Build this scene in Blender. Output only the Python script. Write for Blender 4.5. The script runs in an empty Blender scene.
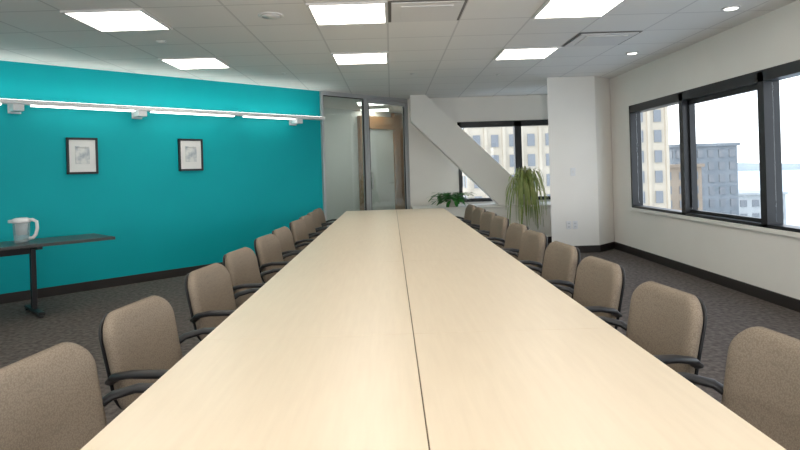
import bpy, bmesh, math, random
from mathutils import Matrix, Vector
random.seed(4)
R45=math.radians(45)
CEIL=2.52
# ---------------------------------------------------------------- materials
def mat(name,col,rough=0.6,metal=0.0,spec=0.5,emit=None,es=0.0):
    m=bpy.data.materials.new(name); m.use_nodes=True
    b=m.node_tree.nodes['Principled BSDF']
    b.inputs['Base Color'].default_value=(*col,1)
    b.inputs['Roughness'].default_value=rough
    b.inputs['Metallic'].default_value=metal
    b.inputs['Specular IOR Level'].default_value=spec
    if emit:
        b.inputs['Emission Color'].default_value=(*emit,1)
        b.inputs['Emission Strength'].default_value=es
    return m
def noise_mat(name,c1,c2,scale=(1,1,1),nscale=5,rough=0.6,detail=4,bump=0.0,spec=0.5,lo=0.35,hi=0.65):
    m=mat(name,c1,rough,spec=spec); nt=m.node_tree; N=nt.nodes; L=nt.links
    b=N['Principled BSDF']
    tc=N.new('ShaderNodeTexCoord'); mp=N.new('ShaderNodeMapping'); mp.inputs['Scale'].default_value=scale
    n=N.new('ShaderNodeTexNoise'); n.inputs['Scale'].default_value=nscale; n.inputs['Detail'].default_value=detail
    r=N.new('ShaderNodeValToRGB'); r.color_ramp.elements[0].color=(*c1,1); r.color_ramp.elements[1].color=(*c2,1)
    r.color_ramp.elements[0].position=lo; r.color_ramp.elements[1].position=hi
    L.new(tc.outputs['Object'],mp.inputs['Vector']); L.new(mp.outputs['Vector'],n.inputs['Vector'])
    L.new(n.outputs['Fac'],r.inputs['Fac']); L.new(r.outputs['Color'],b.inputs['Base Color'])
    if bump:
        bp=N.new('ShaderNodeBump'); bp.inputs['Strength'].default_value=bump; bp.inputs['Distance'].default_value=0.01
        L.new(n.outputs['Fac'],bp.inputs['Height']); L.new(bp.outputs['Normal'],b.inputs['Normal'])
    return m
def glass_mat(name,tint=(0.97,0.98,0.98),refl=0.06,rough=0.0,diff=0.0):
    m=bpy.data.materials.new(name); m.use_nodes=True; nt=m.node_tree; N=nt.nodes; L=nt.links
    N.remove(N['Principled BSDF']); out=N['Material Output']
    t=N.new('ShaderNodeBsdfTransparent'); t.inputs['Color'].default_value=(*tint,1)
    g=N.new('ShaderNodeBsdfGlossy'); g.inputs['Roughness'].default_value=rough
    mx=N.new('ShaderNodeMixShader'); mx.inputs[0].default_value=refl
    L.new(t.outputs[0],mx.inputs[1]); L.new(g.outputs[0],mx.inputs[2])
    last=mx
    if diff:
        d=N.new('ShaderNodeBsdfDiffuse'); d.inputs['Color'].default_value=(.8,.82,.82,1)
        m2=N.new('ShaderNodeMixShader'); m2.inputs[0].default_value=diff
        L.new(mx.outputs[0],m2.inputs[1]); L.new(d.outputs[0],m2.inputs[2]); last=m2
    L.new(last.outputs[0],out.inputs['Surface'])
    return m

M_white=noise_mat('wall_paint_white',(.88,.85,.795),(.895,.865,.81),nscale=3,rough=.8,spec=.2)
M_teal=noise_mat('wall_paint_teal',(0.0,.39,.43),(0.0,.41,.45),nscale=1.5,rough=.6,spec=.25)
M_base=mat('baseboard_vinyl',(.025,.02,.018),.5)
M_black=mat('window_frame_black',(.012,.013,.015),.4)
M_blackpl=mat('black_plastic',(.012,.012,.014),.45)
M_alu=mat('aluminium_frame',(.5,.51,.52),.35,metal=.3)
M_gasket=mat('frame_gasket',(.03,.03,.03),.6)
M_glass=glass_mat('window_glass')
M_pglass=glass_mat('partition_glass',(.86,.93,.915),.14,0.0,diff=.04)
M_wood=noise_mat('corridor_wood',(.30,.14,.055),(.38,.19,.08),scale=(8,8,1),nscale=4,rough=.45)
M_maple=noise_mat('maple_laminate',(.72,.60,.445),(.76,.64,.48),scale=(9,.7,9),nscale=6,rough=.32,detail=6,spec=.5,lo=.3,hi=.7)
M_seam=mat('table_seam',(.16,.11,.07),.7)
M_leggrey=mat('table_leg_grey',(.12,.12,.12),.4)
M_darktop=noise_mat('side_table_laminate',(.05,.05,.05),(.07,.068,.065),nscale=30,rough=.35)
M_whiteplastic=mat('white_plastic',(.8,.8,.8),.4)
M_lamp=mat('troffer_lens',(.9,.9,.9),.5,emit=(1,.955,.87),es=7.6)
M_strip=mat('wall_washer_tube',(.9,.9,.9),.5,emit=(1,.97,.9),es=5.0)
M_lampframe=mat('troffer_frame',(.75,.74,.72),.5)
M_ventdark=mat('vent_shadow_gap',(.16,.15,.14),.7)  # dark border of the vent frame
M_leaf=noise_mat('leaf_green',(.02,.12,.02),(.05,.24,.04),nscale=8,rough=.45)
M_leafy=noise_mat('leaf_yellow_green',(.20,.28,.06),(.45,.48,.18),nscale=6,rough=.5)
M_pot=mat('plant_pot_ceramic',(.55,.52,.47),.5)
M_soil=mat('potting_soil',(.04,.025,.015),.9)

# carpet
M_carpet=noise_mat('carpet',(.084,.071,.065),(.165,.142,.13),nscale=26,rough=.95,detail=6,bump=.3,spec=.1,lo=.34,hi=.68)
# chair fabric: woven dots
def fabric():
    m=mat('chair_fabric',(.33,.25,.18),.85,spec=.2); nt=m.node_tree; N=nt.nodes; L=nt.links; b=N['Principled BSDF']
    tc=N.new('ShaderNodeTexCoord')
    v=N.new('ShaderNodeTexVoronoi'); v.inputs['Scale'].default_value=210; v.inputs['Randomness'].default_value=.8
    r=N.new('ShaderNodeValToRGB'); r.color_ramp.elements[0].color=(.285,.233,.178,1); r.color_ramp.elements[1].color=(.21,.168,.128,1)
    r.color_ramp.elements[0].position=.2; r.color_ramp.elements[1].position=.75
    L.new(tc.outputs['Object'],v.inputs['Vector']); L.new(v.outputs['Distance'],r.inputs['Fac']); L.new(r.outputs['Color'],b.inputs['Base Color'])
    return m
M_fab=fabric()
def ceilmat():
    m=mat('acoustic_tile_grid',(.7,.7,.7),.9,spec=.1); nt=m.node_tree; N=nt.nodes; L=nt.links; b=N['Principled BSDF']
    tc=N.new('ShaderNodeTexCoord'); mp=N.new('ShaderNodeMapping')
    mp.inputs['Location'].default_value=(-.01,-.05,0)   # lines at x=.01+.61k , y=.05+.61k
    br=N.new('ShaderNodeTexBrick'); br.offset=0; br.squash=1
    br.inputs['Scale'].default_value=1; br.inputs['Brick Width'].default_value=.61; br.inputs['Row Height'].default_value=.61
    br.inputs['Mortar Size'].default_value=.009; br.inputs['Mortar Smooth'].default_value=.1
    br.inputs['Color1'].default_value=(.86,.84,.81,1); br.inputs['Color2'].default_value=(.88,.86,.83,1); br.inputs['Mortar'].default_value=(.70,.68,.66,1)
    L.new(tc.outputs['Object'],mp.inputs['Vector']); L.new(mp.outputs['Vector'],br.inputs['Vector']); L.new(br.outputs['Color'],b.inputs['Base Color'])
    return m
M_ceil=ceilmat()

# ---------------------------------------------------------------- mesh builder
class MB:
    def __init__(s): s.bm=bmesh.new(); s.mats=[]
    def mi(s,m):
        if m not in s.mats: s.mats.append(m)
        return s.mats.index(m)
    def merge(s,b,m,smooth=False):
        i=s.mi(m)
        for f in b.faces: f.material_index=i; f.smooth=smooth
        me=bpy.data.meshes.new('t'); b.to_mesh(me); b.free(); s.bm.from_mesh(me); bpy.data.meshes.remove(me)
    def box(s,c,d,m,rotz=0,bev=0,M=None):
        b=bmesh.new(); bmesh.ops.create_cube(b,size=1)
        for v in b.verts: v.co=Vector((v.co.x*d[0],v.co.y*d[1],v.co.z*d[2]))
        if bev: bmesh.ops.bevel(b,geom=b.edges[:],offset=bev,segments=2,affect='EDGES',profile=.5)
        X=Matrix.Translation(c)@Matrix.Rotation(rotz,4,'Z')
        if M is not None: X=X@M
        bmesh.ops.transform(b,matrix=X,verts=b.verts); s.merge(b,m)
    def lathe(s,c,prof,m,n=24,smooth=True):
        b=bmesh.new(); rings=[]
        for r,z in prof:
            rings.append([b.verts.new((c[0]+r*math.cos(2*math.pi*i/n),c[1]+r*math.sin(2*math.pi*i/n),c[2]+z)) for i in range(n)])
        for a,q in zip(rings,rings[1:]):
            for i in range(n): b.faces.new((a[i],a[(i+1)%n],q[(i+1)%n],q[i]))
        b.faces.new(rings[0][::-1]); b.faces.new(rings[-1])
        s.merge(b,m,smooth)
    def tube(s,pts,ra,m,rb=None,n=8,side=None):
        rb=rb or ra; b=bmesh.new(); rings=[]; P=[Vector(p) for p in pts]
        for k,p in enumerate(P):
            t=(P[min(k+1,len(P)-1)]-P[max(k-1,0)]).normalized()
            sd=Vector(side) if side else (Vector((0,0,1)) if abs(t.z)<.9 else Vector((0,1,0)))
            u=(sd-t*sd.dot(t)).normalized(); w=t.cross(u)
            rings.append([b.verts.new(p+u*ra*math.cos(2*math.pi*i/n)+w*rb*math.sin(2*math.pi*i/n)) for i in range(n)])
        for a,q in zip(rings,rings[1:]):
            for i in range(n): b.faces.new((a[i],a[(i+1)%n],q[(i+1)%n],q[i]))
        b.faces.new(rings[0][::-1]); b.faces.new(rings[-1]); bmesh.ops.recalc_face_normals(b,faces=b.faces)
        s.merge(b,m,True)
    def pad(s,w,h,r,t,m,fn,taper=0,n=8):
        """rounded-rect cushion; fn(a,b,off)->Vector"""
        out=[]
        for cx,cy,a0 in ((w-r,h-r,0),(-w+r,h-r,90),(-w+r,-h+r,180),(w-r,-h+r,270)):
            for k in range(n+1):
                a=math.radians(a0+90*k/n); out.append((cx+r*math.cos(a),cy+r*math.sin(a)))
        b=bmesh.new()
        fs=[.08,.3,.55,.78,.9,.97,1.0]; pf=[1,1,.98,.93,.8,.5,.0]
        seq=[(f,p) for f,p in zip(fs,pf)]+[(f,-p) for f,p in list(zip(fs,pf))[::-1][1:]]
        rings=[]
        for f,p in seq:
            ring=[]
            for x,y in out:
                x2=x*f*(1+taper*y*f/h); ring.append(b.verts.new(fn(x2,y*f,p*t)))
            rings.append(ring)
        N=len(out)
        for a,q in zip(rings,rings[1:]):
            for i in range(N): b.faces.new((a[i],a[(i+1)%N],q[(i+1)%N],q[i]))
        b.faces.new(rings[0][::-1]); b.faces.new(rings[-1]); bmesh.ops.recalc_face_normals(b,faces=b.faces)
        s.merge(b,m,True)
    def poly(s,vs,fs,m,smooth=False):
        b=bmesh.new(); V=[b.verts.new(v) for v in vs]
        for f in fs: b.faces.new([V[i] for i in f])
        s.merge(b,m,smooth)
    def mesh(s,name):
        me=bpy.data.meshes.new(name); s.bm.to_mesh(me); s.bm.free()
        for m in s.mats: me.materials.append(m)
        return me
    def obj(s,name,loc=(0,0,0),rotz=0):
        o=bpy.data.objects.new(name,s.mesh(name)); bpy.context.collection.objects.link(o)
        o.location=loc; o.rotation_euler=(0,0,rotz); return o
def box(name,lo,hi,m,bev=0):
    b=MB(); c=[(a+q)/2 for a,q in zip(lo,hi)]; d=[q-a for a,q in zip(lo,hi)]
    b.box((0,0,0),d,m,bev=bev); return b.obj(name,c)
def prism(name,pts,z0,z1,m):
    n=len(pts); b=MB()
    b.poly([(x,y,z0) for x,y in pts]+[(x,y,z1) for x,y in pts],
      [list(range(n))[::-1],list(range(n,2*n))]+[[i,(i+1)%n,n+(i+1)%n,n+i] for i in range(n)],m)
    bmesh.ops.recalc_face_normals(b.bm,faces=b.bm.faces)
    return b.obj(name)

# wall frame helper: point on 45deg wall line  Y = X + 10.05
def onwall(X,off=0.0):      # off>0 = into the room
    k=.70710678
    return (X+off*k, X+10.05-off*k)

# ---------------------------------------------------------------- shell
prism('floor',[(-6.6,-2.6),(3.45,-2.6),(3.45,10.45),(.55,10.45),(.55,13.3),(-3.4,9.7),(-6.6,3.5)],-.1,0,M_carpet)
prism('ceiling',[(-6.6,-2.6),(3.45,-2.6),(3.45,10.45),(.55,10.45),(.55,13.3),(-3.4,9.7),(-6.6,3.5)],CEIL,CEIL+.12,M_ceil)
def wall45(name,Xa,Xb,z0,z1,m,th=.12,off=0):
    xa,ya=onwall(Xa,off); xb,yb=onwall(Xb,off); L=math.hypot(xb-xa,yb-ya)
    k=.70710678; cx=(xa+xb)/2-k*th/2; cy=(ya+yb)/2+k*th/2
    b=MB(); b.box((0,0,0),(L,th,z1-z0),m); return b.obj(name,(cx,cy,(z0+z1)/2),R45)
wall45('wall_left',-6.5,-1.069,0,CEIL,M_teal)
box('wall_side',(-6.62,-2.5,0),(-6.5,3.55,CEIL),M_white)
XR=3.3; SILL=.64; HEAD=2.04
# unseen rear wall; its bank of windows is added to brighten the room
rb=MB()
def rbx(lo,hi): rb.box([(a+q)/2 for a,q in zip(lo,hi)],[q-a for a,q in zip(lo,hi)],M_white)
rbx((-6.6,-2.62,0),(3.42,-2.5,SILL)); rbx((-6.6,-2.62,HEAD),(3.42,-2.5,CEIL)); rbx((-6.6,-2.62,SILL),(-6.0,-2.5,HEAD)); rbx((2.46,-2.62,SILL),(3.42,-2.5,HEAD))
rb.obj('wall_behind')
for i in range(6):
    a=-6.0+i*1.41; q=a+1.41; b=MB(); yc=-2.56; zc=(SILL+HEAD)/2
    b.box(((a+q)/2,yc,HEAD-.05),(1.41,.12,.10),M_black); b.box(((a+q)/2,yc,SILL+.025),(1.41,.12,.05),M_black)
    b.box((a+.022,yc,zc),(.044,.12,HEAD-SILL-.1),M_black); b.box((q-.022,yc,zc),(.044,.12,HEAD-SILL-.1),M_black)
    b.box(((a+q)/2,yc,zc),(1.33,.008,HEAD-SILL-.1),M_glass); b.obj('window_%d'%(i+20))
rw=MB()
def wb(lo,hi,m=M_white):
    rw.box([(a+q)/2 for a,q in zip(lo,hi)],[q-a for a,q in zip(lo,hi)],m)
YL=-1.93  # window bank extended out of view behind the camera, for more daylight
wb((XR,-2.5,0),(XR+.16,10.4,SILL)); wb((XR,-2.5,HEAD),(XR+.16,10.4,CEIL))
wb((XR,7.98,SILL),(XR+.16,10.4,HEAD)); wb((XR,-2.5,SILL),(XR+.16,YL-.04,HEAD))
rw.obj('wall_right')
box('trim_1',(XR-.03,YL,SILL-.03),(XR+.02,7.98,SILL+.012),M_white,.004)
ms=[YL,-.52,.89,2.30,3.71,5.12,6.53,7.94]
for i,(a,q) in enumerate(zip(ms,ms[1:])):
    b=MB()
    x0,x1=XR-.02,XR+.12; xc=(x0+x1)/2; yc=(a+q)/2; w=q-a
    b.box((xc,yc,HEAD-.05),(.14,w,.10),M_black); b.box((xc,yc,SILL+.028),(.14,w,.03),M_black)
    b.box((xc,a+.022,(SILL+HEAD)/2),(.14,.044,HEAD-SILL-.03),M_black); b.box((xc,q-.022,(SILL+HEAD)/2),(.14,.044,HEAD-SILL-.03),M_black)
    xs=XR+.06
    if i%2==1:   # operable sash in alternate bays
        b.box((xs,yc,HEAD-.125),(.04,w-.09,.05),M_black); b.box((xs,yc,SILL+.06),(.04,w-.09,.035),M_black)
        b.box((xs,a+.06,(SILL+HEAD)/2),(.04,.03,HEAD-SILL-.2),M_black); b.box((xs,q-.06,(SILL+HEAD)/2),(.04,.03,HEAD-SILL-.2),M_black)
    b.box((xs,yc,(SILL+HEAD)/2),(.008,w-.09,HEAD-SILL-.12),M_glass)
    b.obj('window_%d'%(i+1))
# far wall  (y=10.3)
YB=10.3; W0=1.2; W1=3.25; BH=2.08; BS=.66
fw=MB()
def fb(lo,hi): fw.box([(a+q)/2 for a,q in zip(lo,hi)],[q-a for a,q in zip(lo,hi)],M_white)
fb((.33,YB,0),(3.44,YB+.15,BS)); fb((.33,YB,BH),(3.44,YB+.15,CEIL)); fb((.33,YB,BS),(W0,YB+.15,BH)); fb((W1,YB,BS),(3.44,YB+.15,BH))
fw.obj('wall_back')
for i,(a,q) in enumerate(((W0,2.27),(2.27,W1))):
    b=MB(); yc=YB+.04; xc=(a+q)/2; w=q-a; zc=(BS+BH)/2; h=BH-BS
    b.box((xc,yc,BH-.05),(w,.12,.10),M_black); b.box((xc,yc,BS+.03),(w,.12,.06),M_black)
    b.box((a+.03,yc,zc),(.06,.12,h),M_black); b.box((q-.03,yc,zc),(.06,.12,h),M_black)
    b.box((xc,yc+.02,zc),(w-.1,.008,h-.1),M_glass)
    b.obj('window_%d'%(i+10))
box('trim_2',(.35,9.5,0),(3.28,10.29,.60),M_white)          # perimeter ledge
box('trim_3',(.34,9.47,.60),(3.28,10.29,.625),M_white,.005)
# column
prism('structural_column',[(2.27,8.3),(2.95,8.3),(3.295,8.645),(3.295,9.2),(2.56,9.2)],0,CEIL,M_white)
# diagonal brace (plane x-z)
y0,y1=9.78,10.12
def up(z): return 3.14-z
def lw(z): return 2.44-z
bp=[(lw(.626),.626),(up(.626),.626),(up(CEIL),CEIL-.001),(0.36,CEIL-.001),(0.36,2.44-.36)]
n=len(bp); b=MB()
b.poly([(x,y0,z) for x,z in bp]+[(x,y1,z) for x,z in bp],[list(range(n)),list(range(n,2*n))[::-1]]+[[i,(i+1)%n,n+(i+1)%n,n+i] for i in range(n)],M_white)
bmesh.ops.recalc_face_normals(b.bm,faces=b.bm.faces); b.obj('diagonal_brace')
# baseboards
def bb45(name,Xa,Xb): 
    xa,ya=onwall(Xa,.006); xb,yb=onwall(Xb,.006); L=math.hypot(xb-xa,yb-ya)
    b=MB(); b.box((0,0,0),(L,.012,.10),M_base); b.obj(name,((xa+xb)/2,(ya+yb)/2,.05),R45)
bb45('baseboard_left',-6.48,-1.08)
box('baseboard_right',(XR-.014,-2.5,0),(XR,8.62,.10),M_base)
def bbseg(b,p,q,t=.014,h=.10):
    d=Vector((q[0]-p[0],q[1]-p[1])); L=d.length; a=math.atan2(d.y,d.x); nrm=Vector((d.y,-d.x)).normalized()*t/2
    b.box(((p[0]+q[0])/2+nrm.x,(p[1]+q[1])/2+nrm.y,h/2),(L+.01,t,h),M_base,rotz=a)
b=MB(); bbseg(b,(2.27,8.3),(2.95,8.3)); bbseg(b,(2.95,8.3),(3.29,8.64)); bbseg(b,(2.56,9.2),(2.27,8.3)); b.obj('baseboard_column')
box('baseboard_back',(.35,9.486,0),(3.28,9.5,.10),M_base)
box('baseboard_behind',(-6.5,-2.5,0),(3.28,-2.488,.10),M_base)
box('baseboard_side',(-6.5,-2.5,0),(-6.488,3.5,.10),M_base)

# ---------------------------------------------------------------- glass partition
PX0,PX1,PX2=-1.069,-.422,.314
def plocal(name,Xa,Xb):
    xa,ya=onwall(Xa); xb,yb=onwall(Xb); return ((xa+xb)/2,(ya+yb)/2), math.hypot(xb-xa,yb-ya)
c,L=plocal('p',PX0,PX2)
b=MB(); H=CEIL
b.box((0,0,H-.03),(L,.08,.06),M_alu); 
for x in (-L/2+.02,L/2-.02): b.box((x,0,(H-.06)/2),(.04,.08,H-.06),M_alu,bev=.004)
L1=(PX1-PX0)*1.41421; xm=-L/2+L1
b.box((xm,0,(H-.06)/2),(.04,.08,H-.06),M_alu,bev=.004)
b.box((-L/2+L1/2,0,.04),(L1-.06,.07,.08),M_alu)
b.box((-L/2+L1/2,0,H/2),(L1-.04,.012,H-.12),M_pglass)
for x in (-L/2+.044,-L/2+L1-.026): b.box((x,-.012,H/2),(.010,.02,H-.16),M_gasket)
b.box((-L/2+L1/2,-.012,H-.066),(L1-.05,.02,.012),M_gasket)
b.obj('glass_partition',(c[0],c[1],0),R45)
c2,L2=plocal('d',PX1,PX2)
b=MB(); W=L2-.09
b.box((0,0,H-.10),(W,.045,.06),M_alu); b.box((0,0,.10),(W,.045,.18),M_alu)
for x in (-W/2+.025,W/2-.025): b.box((x,0,H/2-.04),(.05,.045,H-.18),M_alu,bev=.004)
for x in (-W/2+.055,W/2-.055): b.box((x,-.012,H/2),(.010,.02,H-.28),M_gasket)
b.box((0,0,H/2),(W-.09,.012,H-.24),M_pglass)
b.tube([(-W/2+.05,-.02,.95),(-W/2+.05,-.07,.97),(-W/2+.05,-.07,1.23),(-W/2+.05,-.02,1.25)],.011,M_alu)
b.obj('door_1',(c2[0],c2[1],.005),R45)
M_cor=mat('corridor_paint',(.72,.72,.71),.8)
def corbox(name,Xa,Xb,z0,z1,m,th,proud=0):
    L=(Xb-Xa)*1.41421; k=.7071; xm_=(Xa+Xb)/2; 
    b=MB(); b.box((0,0,0),(L,th,z1-z0),m); return b.obj(name,(xm_-k*(th/2-proud), xm_+12.55+k*(th/2-proud),(z0+z1)/2),R45)
corbox('wall_corridor',-3.05,.5,0,CEIL,M_cor,.1)
corbox('baseboard_corridor',-3.0,-.70,0,.1,M_base,.01,.012)
box('wall_corridor_end',(.42,10.46,0),(.52,13.05,CEIL),M_cor)
b=MB(); b.box((0,0,0),(1.7,.1,CEIL),M_cor); b.obj('wall_corridor_side',(-2.45,8.97,CEIL/2),math.radians(135))
b=MB(); 
b.box((0.40,0,1.25),(.36,.10,2.5),M_wood); b.box((-.70,0,1.2),(.12,.10,2.4),M_wood); b.box((-.21,0,2.27),(.86,.10,.26),M_wood)
b.box((-.21,.02,1.07),(.86,.04,2.14),M_whiteplastic); b.tube([(.15,-.02,1.0),(.15,-.06,1.0),(.05,-.06,1.0)],.012,M_alu)
k=.7071
b.obj('door_2',(-.13+.06*k,12.42-.06*k,0),R45)

# ---------------------------------------------------------------- ceiling fixtures
def troffer(x0,y0):
    b=MB(); s=.61; f=.022; z=-.008
    for dx,dy,w,h in ((0,-s/2+f/2,s,f),(0,s/2-f/2,s,f),(-s/2+f/2,0,f,s-2*f),(s/2-f/2,0,f,s-2*f)):
        b.box((dx,dy,z),(w,h,.016),M_lampframe)
    b.box((0,0,-.005),(s-2*f,s-2*f,.008),M_lamp)
    b.obj('ceiling_light',(x0+s/2,y0+s/2,CEIL-.001))
for xx in (-2.43,-.60,1.23):
    for yy in (4.32,6.15,2.49,.66,-1.17): troffer(xx,yy)  # rows nearer than the visible ones are unseen, added to light the room
for yy in (.66,2.49): troffer(-4.87,yy)  # unseen extra panels, added for room light
troffer(-1.82,9.81)  # corridor panels here and below, added to light the space behind the glass
troffer(-.60,10.42); troffer(-.60,11.64)
M_ceil_plain=mat('vent_panel',(.78,.76,.74),.8)
def vent(x0,y0):
    b=MB(); s=.60
    b.box((0,0,-.004),(s,s,.006),M_ventdark)
    b.box((0,0,-.010),(s-.05,s-.05,.010),M_ceil_plain)
    b.box((0,0,-.018),(s-.2,s-.2,.008),M_ceil_plain)
    b.obj('air_vent',(x0+.305,y0+.305,CEIL-.001))
vent(.01,4.32); vent(1.84,5.54); 
def disc(name,x,y,r,m,e=None):
    b=MB(); b.lathe((0,0,-.012),[(r,.012),(r,.004),(r*.85,0),(r*.8,.003)],M_lampframe); b.lathe((0,0,-.0135),[(r*.72,.0),(r*.72,.004)],m)
    b.obj(name,(x,y,CEIL))
M_down=mat('downlight_lens',(.9,.9,.9),.4,emit=(1,.95,.85),es=3)
disc('recessed_downlight',2.86,4.81,.07,M_down); disc('recessed_downlight',2.80,6.64,.07,M_down)
disc('ceiling_speaker',-.92,4.62,.10,M_ceil_plain)
disc('smoke_detector',-2.1,5.4,.045,M_ceil_plain)
disc('sprinkler_head',.32,7.6,.035,M_ceil_plain); disc('sprinkler_head',-1.3,7.3,.035,M_ceil_plain); disc('sprinkler_head',1.5,7.9,.035,M_ceil_plain)

# ---------------------------------------------------------------- wall washer rail (tubes below, added fill strip on top)
Xa,Xb=-5.6,-1.12
cx,cy=onwall((Xa+Xb)/2); L=(Xb-Xa)*1.41421
b=MB()
b.box((0,-.17,2.075),(L,.08,.045),M_whiteplastic,bev=.004)
def lx(X): return (X-(Xa+Xb)/2)*1.41421
for X in (-5.0,-3.946,-3.05,-1.382-.06):
    b.box((lx(X),-.11,2.02),(.10,.17,.07),M_whiteplastic,bev=.006)
    b.box((lx(X),-.012,2.04),(.12,.022,.14),M_whiteplastic,bev=.004)
for A,B in ((-4.88,-4.05),(-3.86,-3.11),(-2.97,-2.19),(-2.08,-1.50)):
    b.box((lx((A+B)/2),-.155,2.046),((B-A)*1.414,.05,.014),M_strip)
M_up=mat('uplight_tube',(.9,.9,.9),.5,emit=(1,.96,.9),es=9.0)  # unseen glowing strip added on the rail to brighten the ceiling
b.box((0,-.17,2.0985),(L-.1,.05,.003),M_up)
b.obj('wall_light_rail',(cx,cy,0),R45)
# pictures
def picture(X,Z,seed):
    b=MB(); w,h=.325,.41
    b.box((0,-.014,0),(w-.02,.02,h-.02),mat('picture_mat_board',(.82,.82,.8),.6))
    f=.024
    for dx,dz,sx,sz in ((0,h/2-f/2,w,f),(0,-h/2+f/2,w,f),(-w/2+f/2,0,f,h),(w/2-f/2,0,f,h)):
        b.box((dx,-.018,dz),(sx,.034,sz),M_black,bev=.003)
    art=noise_mat('print_artwork',(.75,.76,.74),(.30,.36,.42),nscale=14,rough=.6,lo=.4,hi=.7)
    b.box((0,-.026,.01),(.15,.004,.2),art)
    b.box((0,-.027,.09),(.13,.004,.004),M_black)
    p=onwall(X); b.obj('framed_picture',(p[0],p[1],Z),R45)
picture(-3.49,1.525,1); picture(-2.58,1.535,2)

# ---------------------------------------------------------------- side table
b=MB(); LT=1.9
b.box((0,0,.668),(LT,.6,.028),M_darktop,bev=.004)
for x in (-.45,.30):
    b.box((x,0,.34),(.045,.06,.62),M_blackpl,bev=.006)
    b.box((x,0,.64),(.05,.5,.03),M_blackpl,bev=.004)
    b.box((x,0,.035),(.055,.52,.03),M_blackpl,bev=.008)
    for y in (-.24,.24): b.lathe((x,y,0),[(.02,0),(.02,.02)],M_blackpl,12)
b.box((-.07,0,.60),(.75,.02,.06),M_blackpl)
k=.7071
tcx=-2.75-k*LT/2-k*.3; tcy=5.75-k*LT/2+k*.3
b.obj('side_table',(tcx,tcy,0),R45)
# pitcher
M_clear=glass_mat('pitcher_plastic',(.80,.86,.88),.14,.05,diff=.25)
b=MB()
b.lathe((0,0,0),[(.058,0),(.062,.01),(.066,.06),(.072,.17),(.073,.185)],M_clear)
b.lathe((0,0,.186),[(.076,0),(.078,.012),(.074,.035),(.05,.045)],M_whiteplastic)
b.lathe((0,0,.07),[(.045,0),(.052,.11)],M_whiteplastic)
b.box((-.085,0,.20),(.05,.045,.03),M_whiteplastic,bev=.008)
b.tube([(.06,0,.205),(.10,0,.21),(.135,0,.19),(.14,0,.13),(.125,0,.07),(.10,0,.04),(.062,0,.035)],.011,M_whiteplastic,rb=.016,side=(0,1,0))
b.obj('water_pitcher',(-3.50,5.47,.6825),math.radians(8))

# ---------------------------------------------------------------- conference table
b=MB(); xl,xr,xs=-.605,.68,.055; ya,yb=.35,7.66; nseg=5; sl=(yb-ya)/nseg; g=.0005
for i in range(nseg):
    a=ya+i*sl+g; q=ya+(i+1)*sl-g
    for u,v in ((xl,xs-.0015),(xs+.0015,xr)):
        b.box(((u+v)/2,(a+q)/2,.7225),(v-u,q-a,.035),M_maple,bev=.0008)
b.box(((xl+xr)/2,(ya+yb)/2,.7),(xr-xl-.02,yb-ya-.02,.008),M_seam)
b.box((xs,(ya+yb)/2,.72),(.003,yb-ya-.02,.03),M_seam)
for i in range(nseg+1):
    y=min(max(ya+i*sl,ya+.25),yb-.35)
    for x in (-.12,.2):
        b.box((x,y,.36),(.05,.05,.68),M_leggrey,bev=.005)
    b.box((.04,y,.03),(.50,.06,.03),M_leggrey,bev=.006)
    b.box((.04,y,.67),(.7,.05,.04),M_leggrey)
    for x in (-.19,.27): b.lathe((x,y,0),[(.02,0),(.02,.02)],M_leggrey,12)
for x in (-.12,.2): b.box((x,(ya+yb)/2,.66),(.04,yb-ya-.6,.05),M_leggrey)
b.obj('conference_table')

# ---------------------------------------------------------------- chairs (face +x)
b=MB()
tilt=math.radians(11)
def backf(x,y,o):     # x lateral, y up, o thickness(+ front)
    z=.612+y*math.cos(tilt); d=-.265-(y+.19)*math.sin(tilt)+ .6*x*x
    if y<-.08: d+= .35*(y+.08)**2
    return Vector((d+o, x, z+o*.1-.4*x*x*max(0,y/.19)))
b.pad(.210,.185,.088,.028,M_fab,backf,taper=.03)
def shellf(x,y,o): return backf(x,y,o)+Vector((-.030,0,0))
b.pad(.198,.172,.078,.012,M_blackpl,shellf,taper=.03)
def seatf(x,y,o): return Vector((.0+y-.0, x, .445+o+ -.12*max(0,y-.12)*1.5+.25*x*x*.5))
b.pad(.235,.235,.08,.035,M_fab,seatf,taper=-.03)
def seatsh(x,y,o): return Vector((y,x,.405+o))
b.pad(.22,.21,.08,.015,M_blackpl,seatsh)
b.tube([(-.05,0,.39),(-.22,0,.39),(-.295,0,.43),(-.31,0,.50),(-.325,0,.60)],.012,M_blackpl,rb=.035,side=(1,0,0))
for s in (-1,1):
    y=s*.255
    b.tube([(.02,s*.17,.395),(.04,s*.235,.395),(.05,y,.42),(.06,y,.50),(.06,y,.57),(.05,y,.605)],.011,M_blackpl,rb=.02,side=(0,1,0))
    b.tube([(-.29,s*.195,.565),(-.25,y*.92,.595),(-.18,y,.612),(-.05,y,.615),(.08,y,.613),(.15,y*.97,.605),(.165,y*.95,.600)],.013,M_blackpl,rb=.024,n=10)
b.lathe((0,0,0),[(.026,.10),(.03,.11),(.03,.22),(.018,.23),(.018,.37),(.07,.38),(.07,.395)],M_blackpl,16)
for i in range(5):
    a=2*math.pi*i/5+.3; c_,s_=math.cos(a),math.sin(a)
    b.tube([(.02*c_,.02*s_,.115),(.12*c_,.12*s_,.105),(.235*c_,.235*s_,.075)],.013,M_blackpl,rb=.02)
    for o in (-.016,.016):
        p=Vector((.235*c_-o*s_,.235*s_+o*c_,.03)); t=Vector((-s_,c_,0))
        b.tube([p-t*.009,p+t*.009],.03,M_blackpl,n=14)
    b.tube([(.235*c_,.235*s_,.03),(.235*c_,.235*s_,.078)],.009,M_blackpl)
me=b.mesh('office_armchair')
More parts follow.
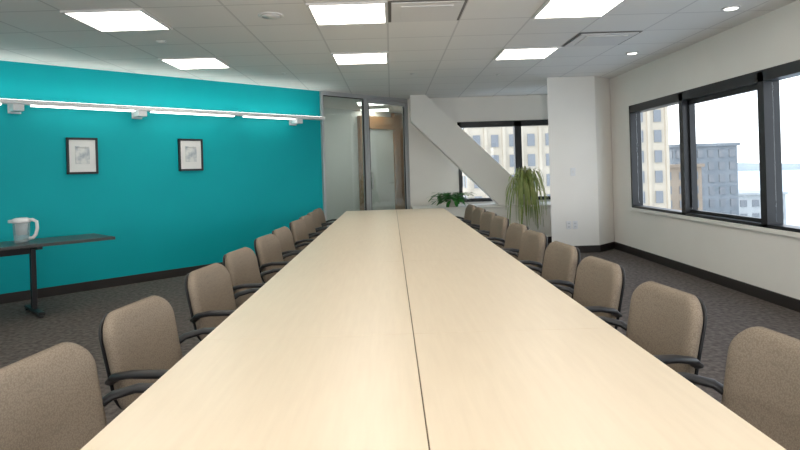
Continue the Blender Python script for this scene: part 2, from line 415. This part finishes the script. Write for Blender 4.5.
def chair(x,y,rot):
    o=bpy.data.objects.new('office_armchair',me); bpy.context.collection.objects.link(o); o.location=(x,y,0); o.rotation_euler=(0,0,rot)
for i,(y,a) in enumerate(((1.49,8),(2.12,8),(2.93,8),(3.58,8),(4.38,8),(4.98,6),(5.76,7),(6.36,6),(6.97,5),(7.56,4))):
    chair(-.645+random.uniform(-.01,.01),y,math.radians(-a))
for i,(y,a) in enumerate(((1.45,6),(2.12,6),(2.80,6),(3.43,6),(4.12,6),(4.72,6),(5.48,6),(6.10,6),(6.80,5),(7.42,4))):
    chair(.705+random.uniform(-.01,.01),y,math.pi+math.radians(a))

# ---------------------------------------------------------------- plants
def leafstrip(b,pts,w,m,nrm=None):
    vs=[];fs=[];n=len(pts)
    for k,p in enumerate(pts):
        t=(Vector(pts[min(k+1,n-1)])-Vector(pts[max(k-1,0)])).normalized()
        sd=t.cross(Vector((0,0,1))); 
        if sd.length<.05: sd=Vector((1,.3,0))
        sd.normalize(); f=math.sin(math.pi*min(1,(k+.35)/(n-.3)))**.7
        vs+= [Vector(p)-sd*w*f, Vector(p)+sd*w*f]
    for k in range(n-1): fs.append((2*k,2*k+1,2*k+3,2*k+2))
    b.poly(vs,fs,m,True)
b=MB()
b.lathe((0,0,0),[(.075,0),(.085,.02),(.105,.15),(.112,.155),(.112,.17),(.1,.17)],M_pot); b.lathe((0,0,.15),[(.098,0),(.098,.012)],M_soil)
for i in range(190):
    a=random.uniform(0,2*math.pi); reach=random.uniform(.08,.38); rise=random.uniform(.10,.50); 
    if math.sin(a)>0: reach*=.45
    drop=random.uniform(.05,.4) if math.sin(a)>-.2 else random.uniform(.2,.95)
    if math.sin(a)>0: drop=min(drop,rise*.8)
    pts=[]
    for k in range(9):
        t=k/8; r=reach*(1-(1-t)**1.8)
        z=.16+rise*math.sin(min(1,t*1.9)*math.pi/2)-drop*max(0,t-.35)**1.6*2.0
        pts.append((r*math.cos(a),r*math.sin(a)-.05*t,z))
    leafstrip(b,pts,random.uniform(.008,.017),M_leafy)
b.obj('spider_plant',(2.20,9.62,.627))
b=MB()
b.lathe((0,0,0),[(.07,0),(.08,.02),(.095,.10),(.1,.12),(.09,.12)],M_pot); b.lathe((0,0,.105),[(.088,0),(.088,.01)],M_soil)
for i in range(150):
    a=random.uniform(0,2*math.pi); reach=random.uniform(.05,.36); rise=random.uniform(-.03,.13); 
    if math.sin(a)>0: reach*=.5
    base=Vector((0,0,.11)); tip=Vector((reach*math.cos(a),reach*math.sin(a)*.45,.11+rise))
    b.tube([base,(base+tip)/2+Vector((0,0,.04)),tip],.003,M_leaf,n=5)
    d=Vector((math.cos(a+random.uniform(-.6,.6)),math.sin(a)*.5,random.uniform(-.6,.3))).normalized()
    l=random.uniform(.08,.14)
    pts=[tip+d*l*t/4+Vector((0,0,-.03*(t/4)**2)) for t in range(5)]
    leafstrip(b,pts,random.uniform(.024,.04),M_leaf)
b.obj('potted_foliage_plant',(1.0,9.66,.627))

# switches / outlets on the column
def plate(name,x,z,kind):
    b=MB(); b.box((0,-.004,0),(.07,.008,.115),M_whiteplastic,bev=.002)
    if kind=='s': b.box((0,-.010,0),(.02,.008,.04),M_ceil_plain,bev=.001)
    else:
        for dz in (-.025,.025):
            for dx in (-.008,.008): b.box((dx,-.0085,dz),(.004,.003,.014),M_leggrey)
    b.obj(name,(x,8.299,z))
plate('light_switch',2.60,1.16,'s'); plate('power_outlet',2.52,.40,'o'); plate('power_outlet',2.61,.40,'o')

# ---------------------------------------------------------------- exterior
M_beige=noise_mat('tower_masonry',(.46,.39,.30),(.53,.455,.36),nscale=.3,rough=.9)
M_tan=noise_mat('tan_brick',(.30,.23,.17),(.36,.28,.21),nscale=.3,rough=.9)
M_ewin=mat('tower_window',(.18,.19,.205),.3)
M_grey=noise_mat('grey_facade',(.17,.19,.21),(.22,.24,.26),nscale=.4,rough=.8)
M_pale=noise_mat('pale_facade',(.36,.37,.37),(.42,.43,.43),nscale=.4,rough=.8)
M_waterm=noise_mat('harbour_water',(.50,.55,.58),(.56,.60,.63),nscale=.01,rough=.5)
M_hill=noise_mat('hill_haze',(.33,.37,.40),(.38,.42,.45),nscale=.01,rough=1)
def tower(name,x0,x1,y0,y1,z0,z1,m,sx,sz,ww,wh,pil=0,zmin=-14):
    b=MB(); b.box(((x0+x1)/2,(y0+y1)/2,(z0+z1)/2),(x1-x0,y1-y0,z1-z0),m)
    nx=max(1,int((x1-x0)/sx)); nz=int((z1-max(z0,zmin))/sz)
    ny=int((y1-y0)/sx)
    for i in range(nx):
        for j in range(nz):
            x=x0+(i+.5)*(x1-x0)/nx; z=z1-(j+.6)*sz
            b.box((x,y0,z),(ww,.2,wh),M_ewin)
    for side in (x0,x1):
        for i in range(ny):
            for j in range(nz):
                y=y0+(i+.5)*(y1-y0)/ny; z=z1-(j+.6)*sz
                b.box((side,y,z),(.2,ww,wh),M_ewin)
    if pil:
        for i in range(nx+1):
            x=x0+i*(x1-x0)/nx; b.box((x,y0,(z0+z1)/2),(pil,.35,z1-z0),m)
    b.box(((x0+x1)/2,(y0+y1)/2,z1+.2),(x1-x0+.6,y1-y0+.6,.4),m)
    b.obj(name)
tower('beige_office_tower',8,28.6,60,72,-40,20,M_beige,1.75,2.1,.75,1.25,pil=.3)
tower('grey_apartment_building',40,49,82,94,-40,3.4,M_grey,1.3,1.75,.8,1.05)
tower('tan_brick_building',34.5,39.6,74,80,-40,.6,M_tan,1.3,1.8,.7,1.0)
tower('pale_waterfront_building',62,76,112,126,-40,-5.5,M_pale,2.2,2.6,1.3,1.3)
b=MB(); b.box((0,0,0),(6000,6000,.5),M_waterm); b.obj('harbour_water',(1500,2500,-40.3))
b=MB(); vs=[];fs=[]; n=80
for i in range(n+1):
    t=i/n; x=200+3200*t; y=3000-1900*t
    h=18+38*abs(math.sin(t*5+1))+14*math.sin(t*17)+6*math.sin(t*41)
    vs+=[(x,y,-40),(x,y,-40+max(8,h)),(x+300,y+300,-40)]
for i in range(n):
    for k in (0,1): fs.append((3*i+k,3*i+3+k,3*i+4+k,3*i+1+k))
b.poly(vs,fs,M_hill,True); b.obj('distant_hills')

# ---------------------------------------------------------------- light
w=bpy.data.worlds.new('World'); bpy.context.scene.world=w; w.use_nodes=True
nt=w.node_tree; bg=nt.nodes['Background']
tc=nt.nodes.new('ShaderNodeTexCoord'); sp=nt.nodes.new('ShaderNodeSeparateXYZ'); rp=nt.nodes.new('ShaderNodeValToRGB')
rp.color_ramp.elements[0].color=(.95,.97,1,1); rp.color_ramp.elements[1].color=(.62,.76,.95,1); rp.color_ramp.elements[1].position=.7
nt.links.new(tc.outputs['Generated'],sp.inputs[0]); nt.links.new(sp.outputs['Z'],rp.inputs[0]); nt.links.new(rp.outputs[0],bg.inputs['Color'])
bg.inputs['Strength'].default_value=3.0
sd=bpy.data.lights.new('sun','SUN'); sd.energy=2.0; sd.angle=.02; sd.color=(1,.94,.85)
so=bpy.data.objects.new('sun',sd); bpy.context.collection.objects.link(so)
so.rotation_euler=Vector((.75,.35,-.9)).to_track_quat('-Z','Y').to_euler(); so.location=(0,-5,8)
# added fill spot behind the camera, brightens the ceiling
fd=bpy.data.lights.new('bounce_flash','SPOT'); fd.energy=500; fd.spot_size=math.radians(130); fd.spot_blend=1; fd.shadow_soft_size=.35; fd.color=(1,.98,.95)
fo=bpy.data.objects.new('bounce_flash',fd); bpy.context.collection.objects.link(fo)
fo.location=(0,-1.6,1.0); fo.rotation_euler=Vector((.05,.68,.5)).to_track_quat('-Z','Y').to_euler()

# ---------------------------------------------------------------- camera
cd=bpy.data.cameras.new('camera'); cam=bpy.data.objects.new('camera',cd); bpy.context.collection.objects.link(cam)
cd.sensor_width=36; cd.lens=36*580/800; cd.shift_x=(400-391)/800; cd.shift_y=(171-225)/800
cd.clip_start=.02; cd.clip_end=9000
cam.matrix_world=Matrix.Translation((0,0,1.25))@Matrix.Rotation(math.pi/2,4,'X')@Matrix.Rotation(-.03,4,'Z')
bpy.context.scene.camera=cam
bpy.context.scene.view_settings.view_transform='Standard'
